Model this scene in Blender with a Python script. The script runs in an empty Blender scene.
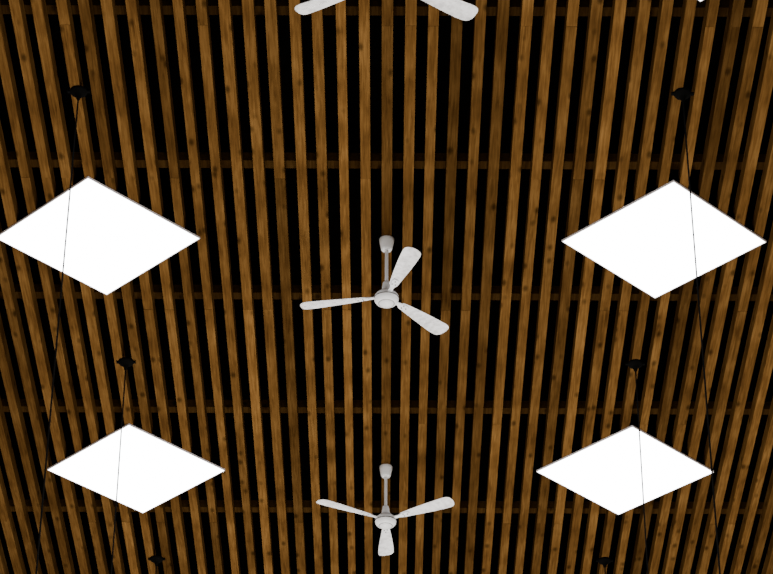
import bpy, bmesh, math, random
from mathutils import Vector, Matrix
random.seed(7)
scene = bpy.context.scene
CAMZ = 1.6
HP = CAMZ + 10.5          # underside of light panels
H = HP + 0.014            # underside of slats

# ---------------------------------------------------------------- materials
def new_mat(name):
    m = bpy.data.materials.new(name); m.use_nodes = True
    nt = m.node_tree; nt.nodes.clear()
    out = nt.nodes.new('ShaderNodeOutputMaterial')
    b = nt.nodes.new('ShaderNodeBsdfPrincipled')
    nt.links.new(b.outputs[0], out.inputs[0])
    return m, nt, b
def simple(name, col, rough=0.6, metal=0.0, var=0.15, scale=8.0, spec=0.5):
    m, nt, b = new_mat(name)
    n = nt.nodes.new('ShaderNodeTexNoise'); n.inputs['Scale'].default_value = scale; n.inputs['Detail'].default_value = 5
    tc = nt.nodes.new('ShaderNodeTexCoord'); nt.links.new(tc.outputs['Object'], n.inputs['Vector'])
    r = nt.nodes.new('ShaderNodeValToRGB')
    r.color_ramp.elements[0].position = 0.3; r.color_ramp.elements[1].position = 0.7
    r.color_ramp.elements[0].color = (*[c*(1-var) for c in col], 1)
    r.color_ramp.elements[1].color = (*[min(1, c*(1+var)) for c in col], 1)
    nt.links.new(n.outputs['Fac'], r.inputs[0]); nt.links.new(r.outputs[0], b.inputs['Base Color'])
    b.inputs['Roughness'].default_value = rough; b.inputs['Metallic'].default_value = metal
    b.inputs['Specular IOR Level'].default_value = spec
    return m

def wood(name, bright=1.0):
    m, nt, b = new_mat(name)
    N = nt.nodes.new; L = nt.links.new
    tc = N('ShaderNodeTexCoord'); at = N('ShaderNodeAttribute'); at.attribute_name = 'tone'
    sep = N('ShaderNodeSeparateColor'); L(at.outputs['Color'], sep.inputs[0])
    off = N('ShaderNodeVectorMath'); off.operation = 'SCALE'; off.inputs['Scale'].default_value = 37.0
    L(at.outputs['Color'], off.inputs[0])
    add = N('ShaderNodeVectorMath'); add.operation = 'ADD'
    L(tc.outputs['Object'], add.inputs[0]); L(off.outputs[0], add.inputs[1])
    mp = N('ShaderNodeMapping'); mp.inputs['Scale'].default_value = (40, 1.8, 40); L(add.outputs[0], mp.inputs[0])
    g = N('ShaderNodeTexNoise'); g.inputs['Scale'].default_value = 2.0; g.inputs['Detail'].default_value = 7; g.inputs['Distortion'].default_value = 0.6
    L(mp.outputs[0], g.inputs['Vector'])
    mp2 = N('ShaderNodeMapping'); mp2.inputs['Scale'].default_value = (5, 2.4, 5); L(add.outputs[0], mp2.inputs[0])
    g2 = N('ShaderNodeTexNoise'); g2.inputs['Scale'].default_value = 1.0; g2.inputs['Detail'].default_value = 5
    L(mp2.outputs[0], g2.inputs['Vector'])
    mx = N('ShaderNodeMath'); mx.operation = 'ADD'; L(g.outputs['Fac'], mx.inputs[0]); L(g2.outputs['Fac'], mx.inputs[1])
    hf = N('ShaderNodeMath'); hf.operation = 'MULTIPLY'; hf.inputs[1].default_value = 0.5; L(mx.outputs[0], hf.inputs[0])
    r = N('ShaderNodeValToRGB'); e = r.color_ramp.elements
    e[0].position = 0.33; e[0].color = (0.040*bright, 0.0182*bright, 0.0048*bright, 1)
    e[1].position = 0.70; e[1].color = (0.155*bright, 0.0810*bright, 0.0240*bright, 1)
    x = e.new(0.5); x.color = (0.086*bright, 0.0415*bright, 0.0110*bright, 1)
    L(hf.outputs[0], r.inputs[0])
    mp3 = N('ShaderNodeMapping'); mp3.inputs['Scale'].default_value = (9, 4.2, 9); L(add.outputs[0], mp3.inputs[0])
    v = N('ShaderNodeTexVoronoi'); v.inputs['Scale'].default_value = 1.0; L(mp3.outputs[0], v.inputs['Vector'])
    kr = N('ShaderNodeMapRange'); kr.inputs['From Min'].default_value = 0.08; kr.inputs['From Max'].default_value = 0.24
    kr.inputs['To Min'].default_value = 0.38; kr.inputs['To Max'].default_value = 1.0
    L(v.outputs['Distance'], kr.inputs['Value'])
    tr = N('ShaderNodeMapRange'); tr.inputs['To Min'].default_value = 0.5; tr.inputs['To Max'].default_value = 1.4
    L(sep.outputs[0], tr.inputs['Value'])
    mu = N('ShaderNodeMath'); mu.operation = 'MULTIPLY'; L(kr.outputs[0], mu.inputs[0]); L(tr.outputs[0], mu.inputs[1])
    sc = N('ShaderNodeVectorMath'); sc.operation = 'SCALE'; L(r.outputs[0], sc.inputs[0]); L(mu.outputs[0], sc.inputs['Scale'])
    L(sc.outputs[0], b.inputs['Base Color'])
    b.inputs['Roughness'].default_value = 0.9; b.inputs['Specular IOR Level'].default_value = 0.0
    return m

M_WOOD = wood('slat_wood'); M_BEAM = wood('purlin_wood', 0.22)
M_BLACK = simple('black_acoustic_deck', (0.0012, 0.001, 0.001), 1.0, spec=0.0)
M_BLK = simple('black_metal', (0.0025, 0.0025, 0.0025), 0.9, spec=0.02)
M_CABLE = simple('black_cable', (0.005, 0.005, 0.005), 0.9, spec=0.02)
M_FRAME = simple('panel_frame_paint', (0.85, 0.82, 0.88), 0.5, var=.04)
M_FLOOR = simple('floor_concrete', (0.22, 0.19, 0.16), 0.7, scale=1.5)
M_WALL = simple('wall_plaster', (0.35, 0.30, 0.24), 0.9, scale=2)
M_WHITE = simple('fan_white_enamel', (0.78, 0.81, 0.85), 0.4, var=0.05)
M_DARK = simple('fan_grey_seam', (0.16, 0.16, 0.165), 0.5)
M_BLADE, nt, b = new_mat('fan_blade_enamel')
tc = nt.nodes.new('ShaderNodeTexCoord')
n = nt.nodes.new('ShaderNodeTexNoise'); n.inputs['Scale'].default_value = 24; n.inputs['Detail'].default_value = 6; n.inputs['Roughness'].default_value = 0.6
nt.links.new(tc.outputs['Object'], n.inputs['Vector'])
r = nt.nodes.new('ShaderNodeValToRGB'); r.color_ramp.elements[0].position = 0.32; r.color_ramp.elements[0].color = (0.55, 0.56, 0.59, 1)
r.color_ramp.elements[1].position = 0.56; r.color_ramp.elements[1].color = (0.83, 0.85, 0.89, 1)
nt.links.new(n.outputs['Fac'], r.inputs[0]); nt.links.new(r.outputs[0], b.inputs['Base Color']); b.inputs['Roughness'].default_value = 0.5
M_SKY = bpy.data.materials.new('luminous_diffuser'); M_SKY.use_nodes = True
nt = M_SKY.node_tree; nt.nodes.clear()
o = nt.nodes.new('ShaderNodeOutputMaterial'); e = nt.nodes.new('ShaderNodeEmission')
e.inputs[0].default_value = (0.97, 0.985, 1.0, 1); e.inputs[1].default_value = 18.0
nt.links.new(e.outputs[0], o.inputs[0])

def link(name, bm, mats, smooth=False):
    me = bpy.data.meshes.new(name); bm.to_mesh(me); bm.free()
    for m in mats: me.materials.append(m)
    ob = bpy.data.objects.new(name, me); scene.collection.objects.link(ob); return ob
def box(bm, x0, x1, y0, y1, z0, z1, mi=0):
    vs = [bm.verts.new((x, y, z)) for z in (z0, z1) for y in (y0, y1) for x in (x0, x1)]
    fs = []
    for idx in ((0,2,3,1),(4,5,7,6),(0,1,5,4),(2,6,7,3),(0,4,6,2),(1,3,7,5)):
        f = bm.faces.new([vs[i] for i in idx]); f.material_index = mi; fs.append(f)
    return fs

# ---------------------------------------------------------------- layout
XC = -0.043
SKY = [(XC-2.02, 11.70), (XC+2.02, 11.70), (XC-2.030, 15.07), (XC+2.035, 15.09), (XC-2.02, 18.42), (XC+2.02, 18.42)]
D = 0.735
Y0, Y1 = 3.0, 34.0
PITCH, W, DEP = 0.148, 0.067, 0.125

# ---------------------------------------------------------------- slats
bm = bmesh.new(); col = bm.loops.layers.float_color.new('tone')
nS = 47
PUR = 14.36
for i in range(-nS, nS+1):
    x = i*PITCH + (random.uniform(-.006, .006) if i else 0)
    w = W*random.uniform(0.9, 1.1)
    joints = [Y0]
    yj = PUR - 1.66*6 + 1.66*random.randint(0, 3)
    while yj < Y1:
        if yj > Y0+.3: joints.append(yj)
        yj += 1.66*3
    joints.append(Y1)
    base = random.random()
    for a, bb in zip(joints[:-1], joints[1:]):
        tone = (min(1, max(0, base*.65+random.random()*.35)), random.random(), random.random(), 1)
        dz = random.uniform(0, .004) if i else 0
        for f in box(bm, x-w/2, x+w/2, a+.001, bb-.001, H+dz, H+DEP):
            for lp in f.loops: lp[col] = tone
link('ceiling_wood_slats', bm, [M_WOOD])

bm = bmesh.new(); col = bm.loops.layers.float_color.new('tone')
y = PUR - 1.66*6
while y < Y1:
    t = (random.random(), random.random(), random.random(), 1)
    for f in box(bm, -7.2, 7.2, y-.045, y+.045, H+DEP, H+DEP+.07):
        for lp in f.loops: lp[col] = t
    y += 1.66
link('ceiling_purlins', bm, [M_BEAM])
bm = bmesh.new(); box(bm, -7.4, 7.4, Y0-5, Y1+.4, H+DEP+.28, H+DEP+.40)
link('ceiling', bm, [M_BLACK])
def room(name, *a, mat=M_WALL):
    bm = bmesh.new(); box(bm, *a); return link(name, bm, [mat])
T = H+DEP+.28
room('floor', -7.4, 7.4, Y0-5, Y1+.4, -.2, 0, mat=M_FLOOR)
room('wall_left', -7.6, -7.4, Y0-5, Y1+.4, 0, T)
room('wall_right', 7.4, 7.6, Y0-5, Y1+.4, 0, T)
room('wall_far', -7.4, 7.4, Y1+.4, Y1+.6, 0, T)
room('wall_near', -7.4, 7.4, Y0-5.2, Y0-5, 0, T)

# ---------------------------------------------------------------- luminous panels
def panel(x, y):
    bm = bmesh.new()
    s = D/math.sqrt(2); t = .006
    def ring(r, z): return [bm.verts.new((sx*r, sy*r, z)) for sx, sy in ((-1,-1),(1,-1),(1,1),(-1,1))]
    o0 = ring(s, 0); i0 = ring(s-t, 0); o1 = ring(s, H-HP); i1 = ring(s-t, .003)
    for k in range(4):
        j = (k+1) % 4
        bm.faces.new((o0[k], i0[k], i0[j], o0[j]))
        bm.faces.new((o0[k], o0[j], o1[j], o1[k]))
        bm.faces.new((i0[k], i1[k], i1[j], i0[j]))
    bm.faces.new(o1)
    f = bm.faces.new((i1[3], i1[2], i1[1], i1[0])); f.material_index = 1
    ob = link('square_ceiling_light_panel', bm, [M_FRAME, M_SKY])
    ob.location = (x, y, HP); ob.rotation_euler = (0, 0, math.radians(45))
for x, y in SKY: panel(x, y)

# ---------------------------------------------------------------- fans
def lathe(bm, prof, seg=32, mi=0):
    rings = []
    for r_, z in prof:
        if r_ < 1e-5: rings.append([bm.verts.new((0, 0, z))])
        else: rings.append([bm.verts.new((r_*math.cos(2*math.pi*k/seg), r_*math.sin(2*math.pi*k/seg), z)) for k in range(seg)])
    for a, b_ in zip(rings[:-1], rings[1:]):
        for k in range(seg):
            j = (k+1) % seg
            if len(a) == 1 and len(b_) == 1: continue
            if len(a) == 1: f = bm.faces.new((a[0], b_[k], b_[j]))
            elif len(b_) == 1: f = bm.faces.new((a[k], b_[0], a[j]))
            else: f = bm.faces.new((a[k], b_[k], b_[j], a[j]))
            f.material_index = mi; f.smooth = True
def fan(x, y, az0):
    bm = bmesh.new()
    e = -.018
    lathe(bm, [(0,0),(.052,0),(.054,-.006),(.051,-.03),(.040,-.085),(.034,-.096),(.013,-.098)])
    lathe(bm, [(.0125,-.09),(.0125,-.40+e)], 16)
    lathe(bm, [(.013,-.352+e),(.024,-.356+e),(.028,-.37+e),(.036,-.425+e),(.038,-.436+e)])
    P_ = lambda l: [(a, z+e-.02) for a, z in l]
    lathe(bm, P_([(0,-.41),(.045,-.412),(.075,-.440),(.084,-.452),(.087,-.468)]))
    lathe(bm, P_([(.087,-.468),(.085,-.470),(.085,-.476),(.087,-.478)]), mi=2)
    lathe(bm, P_([(.087,-.478),(.084,-.492),(.072,-.508),(.058,-.515)]))
    lathe(bm, P_([(.058,-.515),(.056,-.513),(.052,-.516)]), mi=2)
    lathe(bm, P_([(.052,-.516),(.045,-.524),(.020,-.529),(0,-.53)]))
    zb = -.475+e
    for k in range(3):
        R = Matrix.Rotation(math.radians(az0+120*k), 4, 'Z')
        P = Matrix.Rotation(math.radians(-11), 4, 'X')
        Mx = Matrix.Translation((0, 0, zb)) @ R @ P
        st = [(.15,.028,-.028),(.18,.032,-.034),(.24,.038,-.042),(.34,.048,-.053),(.44,.057,-.062),(.52,.062,-.067),
              (.57,.062,-.069),(.595,.057,-.066),(.612,.044,-.057),(.622,.026,-.041),(.626,.006,-.020)]
        top = []; bot = []
        for r_, a, c in st:
            rt, rb = [], []
            for q in range(7):
                yy = a + (c-a)*q/6
                zz = .010*(1-((q-3)/3)**2)*(abs(a-c)/.13)
                rt.append(bm.verts.new(Mx @ Vector((r_, yy, zz+.0015))))
                rb.append(bm.verts.new(Mx @ Vector((r_, yy, zz-.0015))))
            top.append(rt); bot.append(rb)
        fs = []
        for u in range(len(st)-1):
            for q in range(6):
                fs.append(bm.faces.new((top[u][q], top[u][q+1], top[u+1][q+1], top[u+1][q])))
                fs.append(bm.faces.new((bot[u][q], bot[u+1][q], bot[u+1][q+1], bot[u][q+1])))
            fs.append(bm.faces.new((top[u][0], top[u+1][0], bot[u+1][0], bot[u][0])))
            fs.append(bm.faces.new((top[u][6], bot[u][6], bot[u+1][6], top[u+1][6])))
        for u in (0, -1):
            for q in range(6):
                fs.append(bm.faces.new((top[u][q], top[u][q+1], bot[u][q+1], bot[u][q])))
        for f in fs: f.material_index = 1
        def plate(pts, z0, z1, mi):
            a = [bm.verts.new(Mx @ Vector((px, py, z0))) for px, py in pts]
            c = [bm.verts.new(Mx @ Vector((px, py, z1))) for px, py in pts]
            bm.faces.new(a).material_index = mi; bm.faces.new(c[::-1]).material_index = mi
            for i in range(len(pts)):
                j = (i+1) % len(pts)
                bm.faces.new((a[i], c[i], c[j], a[j])).material_index = mi
        plate([(.07,-.016),(.12,-.013),(.155,-.022),(.21,-.024),(.225,-.012),(.225,.012),(.21,.024),(.155,.022),(.12,.013),(.07,.016)], -.006, .002, 0)
        for px, py in ((.17,.012),(.17,-.012),(.205,0)):
            plate([(px+.005*math.cos(t*math.pi/4), py+.005*math.sin(t*math.pi/4)) for t in range(8)], -.010, -.006, 2)
    bmesh.ops.recalc_face_normals(bm, faces=bm.faces[:])
    ob = link('ceiling_fan', bm, [M_WHITE, M_BLADE, M_DARK])
    ob.location = (x, y, H)
fan(0.0, 11.675, 32); fan(0.0, 15.09, 48); fan(0.0, 18.37, 90)

# ---------------------------------------------------------------- suspension cables
def cable(x, y, length):
    bm = bmesh.new()
    lathe(bm, [(0,0),(.058,0),(.060,-.008),(.054,-.020),(.030,-.030),(.018,-.05),(.012,-.07),(.005,-.08)], 24)
    lathe(bm, [(.0055,-.07),(.0055,-length),(0,-length)], 8, 1)
    box(bm, -.075, .075, -.012, .012, -.014, -.002)
    ob = link('suspension_cable', bm, [M_BLK, M_CABLE]); ob.location = (x, y, H)
for yy in (13.38, 16.75, 20.00):
    for sx in (-1, 1):
        cable(XC + sx*(2.0 if yy < 15 else 1.965), yy, 6.5)

# ---------------------------------------------------------------- lights
def area(name, loc, size, power, color, rot=(math.pi, 0, 0)):
    l = bpy.data.lights.new(name, 'AREA'); l.shape = 'SQUARE'; l.size = size; l.energy = power; l.color = color
    ob = bpy.data.objects.new(name, l); ob.location = loc; ob.rotation_euler = rot; scene.collection.objects.link(ob)
for yy in (9, 17, 25):
    area('upward_fill', (0, yy, 3.2), 4.0, 900, (1.0, 0.94, 0.86))  # added unseen fill from below, like floor bounce, to brighten the ceiling
w = bpy.data.worlds.new('World'); scene.world = w; w.use_nodes = True
w.node_tree.nodes['Background'].inputs[0].default_value = (0.03, 0.028, 0.025, 1)

# ---------------------------------------------------------------- camera
cd = bpy.data.cameras.new('camera'); cam = bpy.data.objects.new('camera', cd); scene.collection.objects.link(cam)
cd.sensor_width = 36; cd.sensor_fit = 'HORIZONTAL'; cd.lens = 2560/773*36; cd.clip_end = 200
R = Matrix.Rotation(math.radians(90+33.8), 4, 'X') @ Matrix.Rotation(math.radians(0.2), 4, 'Z')
cam.matrix_world = Matrix.Translation((0, 0, CAMZ)) @ R
scene.camera = cam
